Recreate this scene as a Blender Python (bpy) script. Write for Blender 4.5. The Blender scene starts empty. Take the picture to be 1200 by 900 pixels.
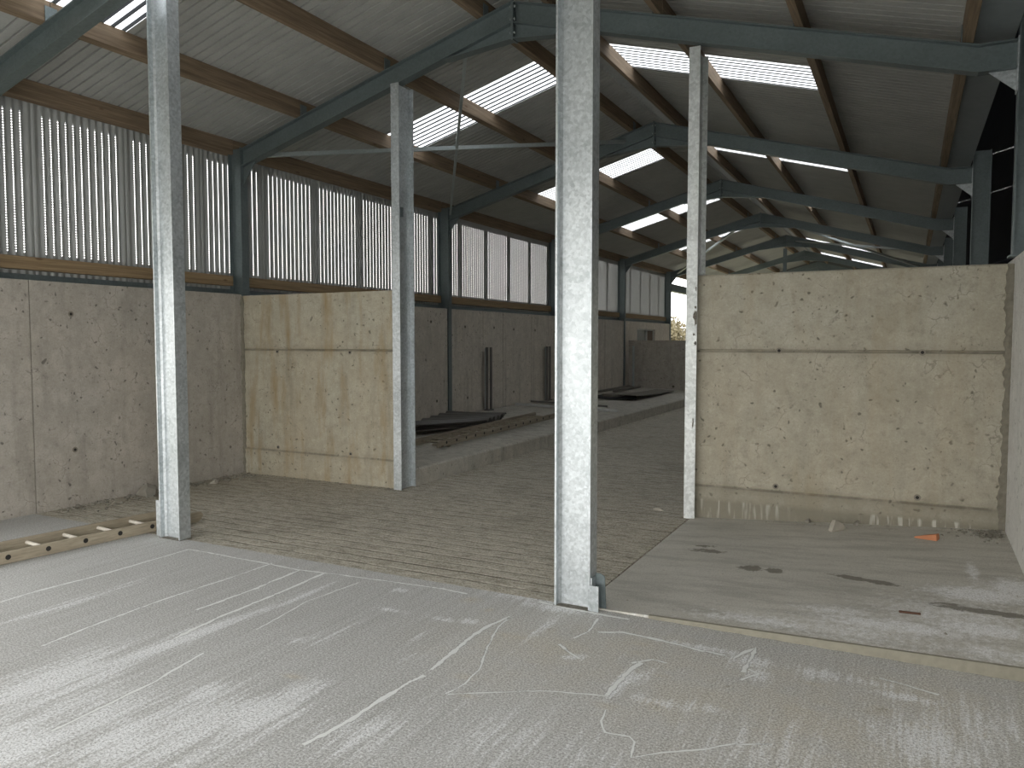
import bpy, bmesh, math, random
import numpy as np
from mathutils import Vector, Matrix
random.seed(7)
SC = bpy.context.scene
COL = SC.collection

# ------------------------------------------------------------------ camera
F_PX, YAW, PITCH = 904.5, math.radians(27.234), math.radians(3.23)
CAM = Vector((0, 0, 1.6))
cd = bpy.data.cameras.new('camera'); cam = bpy.data.objects.new('camera', cd); COL.objects.link(cam)
cd.sensor_width = 36; cd.lens = 36 * F_PX / 1200; cd.clip_end = 400; cd.clip_start = .05
cam.location = CAM; cam.rotation_euler = (math.radians(90) - PITCH, 0, YAW)
SC.camera = cam
_R = cam.rotation_euler.to_matrix()
def ray(x, y): return _R @ Vector(((x - 600) / F_PX, -(y - 450) / F_PX, -1))
def gz(x, y, z=0.0):
    d = ray(x, y); return CAM + d * ((z - CAM.z) / d.z)
def gy(x, y, Y):
    d = ray(x, y); return CAM + d * (Y / d.y)
def gx(x, y, X):
    d = ray(x, y); return CAM + d * (X / d.x)

# ------------------------------------------------------------------ light
W = bpy.data.worlds.new('overcast_sky'); SC.world = W; W.use_nodes = True
nt = W.node_tree; bg = nt.nodes['Background']
tc = nt.nodes.new('ShaderNodeTexCoord'); sx = nt.nodes.new('ShaderNodeSeparateXYZ')
rp = nt.nodes.new('ShaderNodeValToRGB'); nt.links.new(tc.outputs['Generated'], sx.inputs[0])
nt.links.new(sx.outputs[2], rp.inputs[0]); nt.links.new(rp.outputs[0], bg.inputs[0])
rp.color_ramp.elements[0].color = (1.0, .97, .93, 1); rp.color_ramp.elements[1].color = (.93, .97, 1.0, 1)
bg.inputs[1].default_value = 1.0
SC.view_settings.view_transform = 'Standard'; SC.view_settings.look = 'None'
SC.view_settings.gamma = 1; SC.view_settings.use_curve_mapping = False
SC.view_settings.exposure = 2.45
SC.cycles.diffuse_bounces = 6

# ------------------------------------------------------------------ materials
class NT:
    def __init__(s, name):
        s.m = bpy.data.materials.new(name); s.m.use_nodes = True; s.t = s.m.node_tree
        s.b = s.t.nodes['Principled BSDF']; s.out = s.t.nodes['Material Output']
        s._o = None
    def n(s, typ, **k):
        x = s.t.nodes.new(typ)
        for a, v in k.items(): setattr(x, a, v)
        return x
    def l(s, a, b): s.t.links.new(a, b)
    def obj(s):
        if s._o is None: s._o = s.n('ShaderNodeTexCoord').outputs['Object']
        return s._o
    def mapped(s, scale=(1, 1, 1), rot=(0, 0, 0)):
        m = s.n('ShaderNodeMapping'); s.l(s.obj(), m.inputs[0]); m.inputs['Scale'].default_value = scale; m.inputs['Rotation'].default_value = rot
        return m.outputs[0]
    def noise(s, scale, detail=5, rough=.55, vec=None, dist=0):
        x = s.n('ShaderNodeTexNoise'); x.inputs['Scale'].default_value = scale; x.inputs['Detail'].default_value = detail
        x.inputs['Roughness'].default_value = rough; x.inputs['Distortion'].default_value = dist
        s.l(vec if vec is not None else s.obj(), x.inputs['Vector']); return x.outputs['Fac']
    def voro(s, scale, vec=None, feature='F1', out='Distance'):
        x = s.n('ShaderNodeTexVoronoi', feature=feature); x.inputs['Scale'].default_value = scale
        s.l(vec if vec is not None else s.obj(), x.inputs['Vector']); return x.outputs[out]
    def ramp(s, fac, stops):
        r = s.n('ShaderNodeValToRGB'); e = r.color_ramp.elements
        while len(e) < len(stops): e.new(.5)
        for q, (p, c) in zip(e, stops):
            q.position = p; q.color = (c, c, c, 1) if isinstance(c, (int, float)) else (*c, 1)
        s.l(fac, r.inputs[0]); return r.outputs[0]
    def mix(s, fac, a, b, mode='MIX'):
        x = s.n('ShaderNodeMix', data_type='RGBA', blend_type=mode)
        for sock, v in ((x.inputs[0], fac), (x.inputs[6], a), (x.inputs[7], b)):
            if isinstance(v, (int, float)): sock.default_value = v
            elif isinstance(v, tuple): sock.default_value = (*v, 1)
            else: s.l(v, sock)
        return x.outputs[2]
    def math(s, op, a, b=0.0, c=0.0):
        x = s.n('ShaderNodeMath', operation=op)
        for i, v in enumerate((a, b, c)):
            if isinstance(v, (int, float)): x.inputs[i].default_value = v
            else: s.l(v, x.inputs[i])
        return x.outputs[0]
    def xyz(s):
        x = s.n('ShaderNodeSeparateXYZ'); s.l(s.obj(), x.inputs[0]); return x.outputs
    def color(s, c):
        if isinstance(c, tuple): s.b.inputs['Base Color'].default_value = (*c, 1)
        else: s.l(c, s.b.inputs['Base Color'])
    def rough(s, v): 
        if isinstance(v, (int, float)): s.b.inputs['Roughness'].default_value = v
        else: s.l(v, s.b.inputs['Roughness'])
    def metal(s, v): s.b.inputs['Metallic'].default_value = v
    def bump(s, h, strength=.3, dist=.01):
        x = s.n('ShaderNodeBump'); x.inputs['Strength'].default_value = strength; x.inputs['Distance'].default_value = dist
        s.l(h, x.inputs['Height']); s.l(x.outputs[0], s.b.inputs['Normal'])

def concrete(name, base, dark, warm, pits=True, drips=False, streak=.5, joint=False, rusty=0):
    m = NT(name)
    big = m.noise(.9, 5, .6)
    mid = m.noise(5, 7, .65)
    fine = m.noise(60, 3, .7)
    c = m.mix(m.ramp(big, [(.35, 0), (.65, 1)]), base, warm)
    c = m.mix(m.ramp(mid, [(.42, .55), (.62, 0)]), c, dark)
    # soft vertical run marks
    v = m.noise(1, 6, .6, m.mapped((6, 6, .7)))
    c = m.mix(m.math('MULTIPLY', m.ramp(v, [(.52, 0), (.7, 1)]), streak), c, tuple(x * .72 for x in dark))
    c = m.mix(m.ramp(fine, [(.3, .28), (.6, 0)]), c, tuple(x * .6 for x in dark))
    mot = m.noise(14, 9, .78)
    c = m.mix(m.ramp(mot, [(.36, .5), (.47, 0)]), c, tuple(x * .72 for x in dark))
    c = m.mix(m.ramp(mot, [(.54, 0), (.68, .4)]), c, tuple(min(1, x * 1.22) for x in base))
    dv = m.n('ShaderNodeMixRGB'); dv.inputs[0].default_value = .25; m.l(m.obj(), dv.inputs[1])
    dn = m.n('ShaderNodeTexNoise'); dn.inputs['Scale'].default_value = 5; dn.inputs['Detail'].default_value = 6; m.l(m.obj(), dn.inputs['Vector']); m.l(dn.outputs['Color'], dv.inputs[2])
    ck = m.voro(5.5, dv.outputs[0], 'DISTANCE_TO_EDGE')
    ck = m.math('MULTIPLY', m.ramp(ck, [(.008, 1), (.022, 0)]), m.ramp(m.noise(5, 4, .7), [(.52, 0), (.6, 1)]))
    c = m.mix(m.math('MULTIPLY', ck, .55), c, tuple(x * .5 for x in dark))
    if pits:
        vec = m.n('ShaderNodeMixRGB'); vec.inputs[0].default_value = .12
        m.l(m.obj(), vec.inputs[1])
        nn = m.n('ShaderNodeTexNoise'); nn.inputs['Scale'].default_value = 7; m.l(m.obj(), nn.inputs['Vector']); m.l(nn.outputs['Color'], vec.inputs[2])
        p = m.voro(13, vec.outputs[0])
        sel = m.noise(4.2, 4, .7)
        pit = m.math('MULTIPLY', m.ramp(p, [(.09, 1), (.18, 0)]), m.ramp(sel, [(.43, 0), (.5, 1)]))
        p2 = m.math('MULTIPLY', m.ramp(m.voro(34, vec.outputs[0]), [(.12, 1), (.2, 0)]), m.ramp(m.noise(2.7, 4, .6), [(.52, 0), (.6, 1)]))
        pit = m.math('MAXIMUM', pit, m.math('MULTIPLY', p2, .75))
        c = m.mix(m.math('MULTIPLY', pit, .8), c, tuple(x * .35 for x in dark))
        m.bump(m.math('ADD', m.math('MULTIPLY', pit, -1), m.math('MULTIPLY', mid, .5)), .35, .008)
    if joint:
        zj = m.xyz()[2]
        near = m.ramp(m.math('ABSOLUTE', m.math('SUBTRACT', zj, 1.507 if not rusty > .5 else 1.49)), [(.009, .85), (.014, .25), (.07, 0)])
        c = m.mix(m.math('MULTIPLY', near, m.ramp(m.noise(3.5, 5, .7), [(.35, .35), (.6, 1)])), c, tuple(x * .42 for x in dark))
        near = m.ramp(m.math('ABSOLUTE', m.math('SUBTRACT', zj, .30)), [(.007, .85), (.013, .25), (.06, 0)])
        c = m.mix(m.math('MULTIPLY', near, m.ramp(m.noise(4.5, 5, .7), [(.35, .35), (.6, 1)])), c, tuple(x * .42 for x in dark))
        rust = m.noise(1, 5, .65, m.mapped((5, 5, .8)))
        c = m.mix(m.ramp(rust, [(.50, 0), (.70, rusty)]), c, (.30, .225, .12))
    if drips:
        # pale lime runs on the foot of the wall
        z = m.xyz()[2]
        d = m.noise(1, 3, .5, m.mapped((26, 1, 2.2)))
        k = m.math('MULTIPLY', m.ramp(d, [(.54, 0), (.62, 1)]), m.ramp(z, [(.04, .5), (.10, 1), (.17, 1), (.19, 0)]))
        k = m.math('MULTIPLY', k, m.ramp(m.noise(1.1, 2), [(.42, 0), (.55, 1)]))
        band = m.ramp(z, [(.16, .85), (.21, .4), (.285, .45), (.295, 0)])
        c = m.mix(band, c, tuple(x * .62 for x in dark))
        c = m.mix(m.math('MULTIPLY', k, .75), c, (.6, .58, .52))
    m.color(c); m.rough(.9); m.b.inputs['Specular IOR Level'].default_value = .25
    return m.m

M = {}
M['wall'] = concrete('cast_concrete_grey', (.47, .445, .40), (.35, .325, .28), (.50, .46, .40))
M['wallrear_lit'] = concrete('cast_concrete_rear_lit', (.60, .56, .50), (.45, .415, .36), (.62, .57, .49))  # warmer rear concrete, lightened in colour to make up for missing light
M['partition'] = concrete('cast_concrete_buff', (.46, .44, .365), (.34, .315, .245), (.45, .41, .325), drips=True, streak=.3, joint=True, rusty=.25)
M['partitionL'] = concrete('cast_concrete_stained', (.46, .44, .36), (.34, .31, .235), (.44, .385, .285), streak=.6, joint=True, rusty=.9)
M['rightwall'] = concrete('cast_concrete_pale', (.66, .655, .63), (.56, .55, .52), (.68, .67, .63), streak=.3)
M['kerb'] = concrete('kerb_concrete', (.54, .525, .47), (.38, .36, .31), (.56, .53, .46), streak=.6)

def mat_front():
    m = NT('trowelled_floor')
    at = m.n('ShaderNodeAttribute', attribute_name='chalk').outputs['Fac']
    at2 = m.n('ShaderNodeAttribute', attribute_name='stain').outputs['Fac']
    big = m.noise(.8, 4); mid = m.noise(4, 6, .6)
    st = m.noise(1, 7, .65, m.mapped((22, 1.3, 1)))
    st2 = m.noise(1, 6, .7, m.mapped((60, 5, 1)))
    fine = m.noise(100, 3, .85); f2 = m.noise(55, 4, .75)
    c = m.mix(m.ramp(big, [(.35, 0), (.65, 1)]), (.46, .458, .44), (.53, .53, .515))
    c = m.mix(m.ramp(st, [(.35, .5), (.55, 0)]), c, (.36, .355, .33))
    warm = m.math('MINIMUM', m.math('MULTIPLY', m.math('MULTIPLY', at2, 1.9), m.ramp(mid, [(.35, .35), (.6, 1)])), .9)
    c = m.mix(warm, c, (.54, .495, .40))
    brown = m.ramp(m.math('ADD', at2, m.math('MULTIPLY', m.math('SUBTRACT', f2, .5), 1.5)), [(.66, 0), (.9, .75)])
    c = m.mix(brown, c, (.17, .135, .085))
    s = m.math('ADD', m.math('MULTIPLY', st, .5), m.math('MULTIPLY', st2, .45))
    s = m.math('ADD', s, m.math('MULTIPLY', f2, .55))
    k = m.math('ADD', m.math('MULTIPLY', at, .95), m.math('MULTIPLY', m.math('SUBTRACT', s, .75), 3.2))
    k = m.ramp(k, [(.34, 0), (.80, 1)])
    k = m.math('MULTIPLY', k, m.ramp(m.noise(95, 3, .85), [(.42, .35), (.52, 1)]))
    c = m.mix(k, c, (.88, .89, .90))
    # aggregate speckle
    c = m.mix(m.ramp(fine, [(.40, .8), (.5, 0)]), c, (.26, .255, .24))
    c = m.mix(m.ramp(fine, [(.51, 0), (.63, .75)]), c, (.78, .78, .77))
    m.color(c); m.rough(.8); m.b.inputs['Specular IOR Level'].default_value = .2
    m.bump(m.math('ADD', fine, mid), .12, .004)
    return m.m
M['front'] = mat_front()

def mat_groove():
    m = NT('grooved_slurry_floor')
    x, y, z = m.xyz()
    wob = m.noise(1.1, 4)
    yy = m.math('ADD', y, m.math('MULTIPLY', wob, .06))
    fr = m.math('FRACT', m.math('DIVIDE', yy, .145))
    tri = m.math('ABSOLUTE', m.math('SUBTRACT', fr, .5))
    g = m.ramp(tri, [(.035, 1), (.11, 0)])
    fr2 = m.math('FRACT', m.math('DIVIDE', yy, .0483))
    g2 = m.ramp(m.math('ABSOLUTE', m.math('SUBTRACT', fr2, .5)), [(.05, 1), (.25, 0)])
    keep = m.ramp(m.noise(1, 5, .7, m.mapped((1.6, 5, 1))), [(.44, 0), (.62, 1)])
    big = m.noise(.7, 4); mid = m.noise(1, 7, .75, m.mapped((7, 16, 1))); f = m.noise(70, 4, .8); patch = m.noise(1.4, 5, .65)
    c = m.mix(m.ramp(big, [(.35, 0), (.65, 1)]), (.50, .465, .385), (.57, .535, .45))
    c = m.mix(m.ramp(mid, [(.38, .75), (.52, 0)]), c, (.26, .235, .185))
    c = m.mix(m.ramp(mid, [(.56, 0), (.72, .5)]), c, (.66, .64, .57))
    c = m.mix(m.ramp(patch, [(.54, 0), (.68, .45)]), c, (.24, .215, .165))
    c = m.mix(m.math('MULTIPLY', m.math('MULTIPLY', g, keep), .85), c, (.12, .105, .08))
    c = m.mix(m.math('MULTIPLY', m.math('MULTIPLY', g2, keep), .35), c, (.18, .16, .12))
    c = m.mix(m.ramp(f, [(.38, .75), (.5, 0)]), c, (.17, .15, .115))
    c = m.mix(m.ramp(f, [(.54, 0), (.66, .4)]), c, (.72, .70, .64))
    m.color(c); m.rough(.92); m.b.inputs['Specular IOR Level'].default_value = .2
    h = m.math('SUBTRACT', m.math('ADD', mid, m.math('MULTIPLY', f, .5)), m.math('MULTIPLY', g, .9))
    m.bump(h, .6, .012)
    return m.m
M['groove'] = mat_groove()

def mat_slab():
    m = NT('bay_slab_dusty')
    big = m.noise(1.1, 5); st = m.noise(1, 6, .65, m.mapped((1.6, 7, 1))); fine = m.noise(100, 3, .85); f2 = m.noise(24, 5, .7)
    at = m.n('ShaderNodeAttribute', attribute_name='chalk').outputs['Fac']
    at2 = m.n('ShaderNodeAttribute', attribute_name='stain').outputs['Fac']
    c = m.mix(m.ramp(big, [(.35, 0), (.65, 1)]), (.50, .485, .43), (.58, .56, .50))
    c = m.mix(m.ramp(st, [(.38, .5), (.55, 0)]), c, (.31, .295, .255))
    c = m.mix(m.ramp(f2, [(.58, 0), (.74, .5)]), c, (.46, .44, .37))
    k = m.math('ADD', m.math('MULTIPLY', m.math('SUBTRACT', f2, .5), 1.6), m.math('MULTIPLY', at, 1.0))
    k = m.math('MULTIPLY', m.ramp(k, [(.22, 0), (.75, 1)]), m.ramp(m.noise(95, 3, .85), [(.40, .4), (.52, 1)]))
    c = m.mix(m.math('MULTIPLY', k, .95), c, (.86, .865, .87))
    wet = m.ramp(m.math('ADD', at2, m.math('MULTIPLY', m.math('SUBTRACT', f2, .5), 1.4)), [(.42, 0), (.62, .85)])
    c = m.mix(wet, c, (.14, .125, .095))
    c = m.mix(m.ramp(fine, [(.36, .5), (.5, 0)]), c, (.22, .21, .19))
    c = m.mix(m.ramp(fine, [(.58, 0), (.72, .5)]), c, (.66, .66, .64))
    m.color(c); m.rough(.85); m.bump(m.math('ADD', fine, f2), .25, .006)
    return m.m
M['slab'] = mat_slab()

def galv(name, lo, hi, rough=.5, metal=.45, sc=55):
    m = NT(name)
    v = m.voro(sc, out='Color'); sp = m.n('ShaderNodeSeparateColor'); m.l(v, sp.inputs[0])
    big = m.noise(2.2, 5, .65); f = m.noise(40, 4, .8)
    t = m.math('ADD', m.math('MULTIPLY', sp.outputs[0], .35), m.math('MULTIPLY', m.ramp(big, [(.3, 0), (.7, 1)]), .4))
    t = m.math('ADD', t, m.math('MULTIPLY', m.ramp(f, [(.35, 0), (.65, 1)]), .3))
    c = m.mix(t, lo, hi)
    m.color(c); m.metal(metal); m.rough(m.ramp(f, [(.3, rough - .08), (.7, rough + .12)]))
    m.bump(f, .08, .003)
    return m.m
M['post'] = galv('galvanised_post', (.30, .335, .345), (.74, .78, .80), .42, .7)
M['postold'] = galv('galvanised_post_splashed', (.36, .38, .37), (.82, .85, .84), .5, .55, 40)
M['steel'] = galv('galvanised_frame', (.14, .172, .178), (.22, .26, .265), .45, .6)
M['strut'] = galv('galvanised_strut', (.30, .34, .34), (.45, .5, .5), .45, .45)
M['gutter'] = galv('gutter_sheet', (.30, .34, .36), (.38, .42, .44), .5, .35, 20)

def mat_smear():
    m = NT('cement_smear'); f = m.noise(30, 5, .7)
    m.color(m.mix(m.ramp(f, [(.4, 0), (.6, 1)]), (.10, .09, .07), (.2, .19, .16))); m.rough(.95); m.bump(f, .5, .005); return m.m
M['smear'] = mat_smear()

def timber(name, a, b):
    m = NT(name)
    g = m.noise(1, 6, .65, m.mapped((38, 1.4, 38))); g2 = m.noise(1, 3, .5, m.mapped((90, 3, 90))); k = m.voro(2.1, m.mapped((3, 1, 3)))
    c = m.mix(m.ramp(g, [(.3, 0), (.7, 1)]), a, b)
    c = m.mix(m.ramp(g2, [(.35, .35), (.55, 0)]), c, tuple(x * .55 for x in a))
    c = m.mix(m.ramp(k, [(.05, .7), (.1, 0)]), c, (.09, .045, .02))
    m.color(c); m.rough(.8); m.bump(g, .25, .004); return m.m
M['purlin'] = timber('sawn_purlin', (.15, .105, .066), (.30, .225, .15))
M['rail'] = timber('sawn_rail', (.22, .15, .08), (.36, .26, .15))
M['ladder'] = timber('ladder_stile', (.30, .255, .185), (.40, .35, .26))
M['rung'] = timber('ladder_rung', (.55, .50, .42), (.70, .66, .58))
M['oldladder'] = timber('weathered_ladder', (.21, .18, .13), (.34, .30, .235))
M['ply'] = timber('weathered_board', (.17, .155, .13), (.25, .23, .20))

def mat_roof():
    m = NT('roof_sheet_underside'); f = m.noise(3, 5); g = m.noise(50, 3)
    c = m.mix(m.ramp(f, [(.35, 0), (.65, 1)]), (.39, .395, .38), (.44, .445, .425))
    m.color(m.mix(m.ramp(g, [(.35, .2), (.55, 0)]), c, (.3, .3, .29))); m.rough(.85); m.b.inputs['Specular IOR Level'].default_value = .2; return m.m
M['roof'] = mat_roof()
M['farsheet'] = (lambda m: (m.color((.13, .14, .14)), m.rough(.8), m.m)[2])(NT('far_gable_sheet'))
M['navy'] = (lambda m: (m.color((.035, .04, .055)), m.rough(.8), m.m)[2])(NT('neighbour_dark_sheet'))

def mat_sky():
    m = NT('translucent_roof_sheet')
    tr = m.n('ShaderNodeBsdfTranslucent'); tp = m.n('ShaderNodeBsdfTransparent'); df = m.n('ShaderNodeBsdfDiffuse')
    f = m.noise(6, 4); y = m.xyz()[1]
    fr = m.math('FRACT', m.math('DIVIDE', y, .1038)); ribk = m.ramp(m.math('ABSOLUTE', m.math('SUBTRACT', fr, .75)), [(.20, 1), (.23, 0)])
    m.l(m.mix(ribk, m.mix(m.ramp(f, [(.3, 0), (.7, 1)]), (.93, .95, .97), (.99, .99, 1.0)), (.035, .037, .04)), tr.inputs[0]); m.l(m.mix(ribk, (.9, .92, .95), (.01, .01, .01)), tp.inputs[0]); df.inputs[0].default_value = (.6, .62, .62, 1)
    a = m.n('ShaderNodeMixShader'); a.inputs[0].default_value = .3; m.l(tr.outputs[0], a.inputs[1]); m.l(tp.outputs[0], a.inputs[2])
    b = m.n('ShaderNodeMixShader'); b.inputs[0].default_value = .05; m.l(a.outputs[0], b.inputs[1]); m.l(df.outputs[0], b.inputs[2])
    m.l(b.outputs[0], m.out.inputs[0]); return m.m
M['skylight'] = mat_sky()

PITCH_C, PERIOD = .0762, .969
def mat_perf():
    # vertical rows of round punched holes, eleven rows per sheet
    m = NT('perforated_cladding')
    x, y, z = m.xyz()
    fy = m.math('DIVIDE', y, PITCH_C); iy = m.math('ROUND', fy)
    dy = m.math('MULTIPLY', m.math('SUBTRACT', fy, iy), PITCH_C)
    zz = m.math('DIVIDE', z, .0245); dz = m.math('MULTIPLY', m.math('SUBTRACT', zz, m.math('ROUND', zz)), .0245)
    r = m.math('SQRT', m.math('ADD', m.math('MULTIPLY', dy, dy), m.math('MULTIPLY', dz, dz)))
    hole = m.math('LESS_THAN', r, .0060)
    hole = m.math('MULTIPLY', hole, m.math('LESS_THAN', iy, 10.5)); hole = m.math('MULTIPLY', hole, m.math('GREATER_THAN', iy, -.5))
    hole = m.math('MULTIPLY', hole, m.math('GREATER_THAN', z, 2.41)); hole = m.math('MULTIPLY', hole, m.math('LESS_THAN', z, 3.72))
    f = m.noise(3, 4); m.color(m.mix(f, (.35, .37, .36), (.44, .45, .44))); m.rough(.5); m.metal(.2)
    tp = m.n('ShaderNodeBsdfTransparent'); mx = m.n('ShaderNodeMixShader')
    m.l(hole, mx.inputs[0]); m.l(m.b.outputs[0], mx.inputs[1]); m.l(tp.outputs[0], mx.inputs[2]); m.l(mx.outputs[0], m.out.inputs[0])
    return m.m
M['perf'] = mat_perf()
def plain(name, c, r=.8, metal=0, vary=.2, sc=20):
    m = NT(name); f = m.noise(sc, 4)
    m.color(m.mix(f, tuple(x * (1 - vary) for x in c), tuple(x * (1 + vary) for x in c))); m.rough(r); m.metal(metal); m.bump(f, .2, .004); return m.m
M['nosing'] = plain('slab_nosing', (.25, .235, .185), .9, 0, .2, 30)
M['mortar'] = plain('rough_mortar', (.20, .185, .145), .95, 0, .35, 25)
M['hole'] = plain('painted_hole_shade', (.02, .018, .015))  # near-black painted shade for discs standing in for open holes
M['grout'] = plain('tie_hole_rim', (.22, .20, .16))
M['stone'] = plain('broken_concrete', (.40, .37, .31), .9, 0, .25, 9)
M['stonedark'] = plain('grey_rubble', (.24, .225, .19), .9, 0, .3, 9)
M['brick'] = plain('brick_clay', (.52, .22, .11), .9, 0, .15, 15)
M['stick'] = plain('dark_stick', (.10, .05, .03))
M['sheetdark'] = plain('old_steel_sheet', (.13, .125, .115), .5, .3, .3, 4)
M['pipe'] = plain('pale_pipe', (.42, .43, .42), .5, .3)
M['black'] = plain('black_shade', (.02, .02, .02), .8)  # black for the painted shade under the warped board
M['chalkline'] = None
def mat_line():
    m = NT('lime_dust_line'); f = m.noise(90, 4, .8); g = m.noise(6, 4, .6)
    m.color((.80, .81, .79)); m.rough(.9)
    tp = m.n('ShaderNodeBsdfTransparent'); mx = m.n('ShaderNodeMixShader')
    e = m.n('ShaderNodeAttribute', attribute_name='edge').outputs['Fac']
    k = m.math('ADD', m.math('MULTIPLY', m.ramp(f, [(.3, 0), (.6, 1)]), .6), m.math('MULTIPLY', m.ramp(g, [(.35, 0), (.6, 1)]), .5))
    k = m.ramp(m.math('MULTIPLY', k, e), [(.06, 0), (.32, .95)])
    m.l(k, mx.inputs[0]); m.l(tp.outputs[0], mx.inputs[1]); m.l(m.b.outputs[0], mx.inputs[2]); m.l(mx.outputs[0], m.out.inputs[0]); return m.m
M['chalkline'] = mat_line()
M['yard'] = plain('yard_concrete', (.42, .41, .38), .9, 0, .1, 2)
M['grass'] = plain('rough_grass', (.16, .15, .07), .95, 0, .4, 2)
M['leaf'] = plain('bush_leaf', (.11, .09, .045), .8, 0, .45, 3)
M['bark'] = plain('bush_stem', (.12, .09, .06))
M['paneg'] = plain('grey_window_board', (.26, .27, .25))
M['paneb'] = plain('brown_window_board', (.12, .085, .06))

# ------------------------------------------------------------------ mesh helpers
class MB:
    def __init__(s): s.v = []; s.f = []
    def add(s, vs, fs):
        o = len(s.v); s.v += [tuple(v) for v in vs]; s.f += [tuple(i + o for i in f) for f in fs]; return s
    def box(s, x0, x1, y0, y1, z0, z1):
        return s.add([(x, y, z) for x in (x0, x1) for y in (y0, y1) for z in (z0, z1)],
                     [(0, 1, 3, 2), (4, 6, 7, 5), (0, 4, 5, 1), (2, 3, 7, 6), (0, 2, 6, 4), (1, 5, 7, 3)])
    def prism(s, poly, a, b, axis):       # poly in the plane across axis; axis 0/1/2
        n = len(poly); vs = []
        for t in (a, b):
            for p in poly:
                q = list(p); q.insert(axis, t); vs.append(q)
        fs = [tuple(range(n)), tuple(range(2 * n - 1, n - 1, -1))] + [(i, i + n, (i + 1) % n + n, (i + 1) % n) for i in range(n)]
        return s.add(vs, fs)
    def bar(s, a, b, w, h, up=(0, 0, 1)):
        a = Vector(a); b = Vector(b); d = (b - a).normalized(); u = Vector(up)
        r = d.cross(u).normalized(); u = r.cross(d)
        vs = [p + r * sx * w / 2 + u * sz * h / 2 for p in (a, b) for sx, sz in ((-1, -1), (1, -1), (1, 1), (-1, 1))]
        return s.add(vs, [(0, 1, 2, 3), (7, 6, 5, 4), (0, 4, 5, 1), (1, 5, 6, 2), (2, 6, 7, 3), (3, 7, 4, 0)])
    def tube(s, a, b, r, n=10, r2=None):
        a = Vector(a); b = Vector(b); d = (b - a).normalized(); u = Vector((0, 0, 1)) if abs(d.z) < .9 else Vector((1, 0, 0))
        p = d.cross(u).normalized(); q = d.cross(p); r2 = r if r2 is None else r2
        vs = [c + (p * math.cos(2 * math.pi * i / n) + q * math.sin(2 * math.pi * i / n)) * rr for c, rr in ((a, r), (b, r2)) for i in range(n)]
        return s.add(vs, [tuple(range(n - 1, -1, -1)), tuple(range(n, 2 * n))] + [(i, (i + 1) % n, (i + 1) % n + n, i + n) for i in range(n)])
    def build(s, name, mat, parent=None, fix=True, bevel=0):
        me = bpy.data.meshes.new(name); me.from_pydata(s.v, [], s.f); me.update()
        if fix:
            bm = bmesh.new(); bm.from_mesh(me); bmesh.ops.recalc_face_normals(bm, faces=bm.faces[:]); bm.to_mesh(me); bm.free()
        o = bpy.data.objects.new(name, me); COL.objects.link(o); me.materials.append(M[mat])
        if bevel:
            b = o.modifiers.new('bevel', 'BEVEL'); b.width = bevel; b.segments = 2; b.limit_method = 'ANGLE'
        if parent is not None: 
            o.parent = parent; o.matrix_parent_inverse = Matrix.Translation(-parent.location) if parent.rotation_euler.z == 0 else parent.matrix_world.inverted()
        return o
def tag(o, label=None, cat=None, group=None, kind=None):
    if label: o['label'] = label
    if cat: o['category'] = cat
    if group: o['group'] = group
    if kind: o['kind'] = kind
    return o
def empty(name, loc, label, cat, group=None):
    o = bpy.data.objects.new(name, None); COL.objects.link(o); o.location = loc; o.empty_display_size = .2
    return tag(o, label, cat, group)
def struct(o): o['kind'] = 'structure'; return o
ORD = ['nearest', 'second', 'third', 'fourth', 'fifth', 'sixth', 'seventh', 'eighth', 'ninth', 'tenth']

# ------------------------------------------------------------------ dimensions
FY = [3.95] + [6.85 + 4.65 * i for i in range(7)]      # portal frames
RX, RZ, SL = -3.5, 5.06, .277                            # ridge of the sheeting
LX, GX = -7.36, .40                                      # left eave / start of gutter
def rz(x): return RZ - SL * abs(x - RX)
Y0, Y1 = -2.4, 36.0
YL = 2.62                                                 # the left wall starts here, open in front of it
WL = -7.15                                               # left concrete face
WR = .68                                                 # right concrete face

# ------------------------------------------------------------------ floors
def set_attr(me, name, vals):
    a = me.attributes.new(name, 'FLOAT', 'POINT'); a.data.foreach_set('value', np.asarray(vals, dtype=np.float32))
def grid(name, mat, x0, x1, y0, y1, step, zf, chalk, stain):
    nx = int((x1 - x0) / step) + 1; ny = int((y1 - y0) / step) + 1
    X, Y = np.meshgrid(np.linspace(x0, x1, nx), np.linspace(y0, y1, ny))
    Z = zf(X, Y)
    v = np.stack([X, Y, Z], -1).reshape(-1, 3)
    idx = np.arange(nx * ny).reshape(ny, nx)
    f = np.stack([idx[:-1, :-1], idx[:-1, 1:], idx[1:, 1:], idx[1:, :-1]], -1).reshape(-1, 4)
    vv = v.tolist(); ff = f.tolist()
    # skirt: give the slab a real edge and underside
    n0 = len(vv); c = [idx[0, 0], idx[0, -1], idx[-1, -1], idx[-1, 0]]
    ring = list(idx[0, :]) + list(idx[1:, -1]) + list(idx[-1, ::-1][1:]) + list(idx[::-1, 0][1:-1])
    for i in ring: vv.append([vv[i][0], vv[i][1], -.25])
    k = len(ring)
    for i in range(k): ff.append([int(ring[i]), n0 + i, n0 + (i + 1) % k, int(ring[(i + 1) % k])])
    me = bpy.data.meshes.new(name); me.from_pydata(vv, [], ff); me.update()
    P = np.zeros(len(vv)); S = np.zeros(len(vv))
    P[:n0] = chalk(X, Y).reshape(-1); S[:n0] = stain(X, Y).reshape(-1)
    set_attr(me, 'chalk', P); set_attr(me, 'stain', S)
    me.materials.append(M[mat]); o = bpy.data.objects.new(name, me); COL.objects.link(o); return struct(o)
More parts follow.
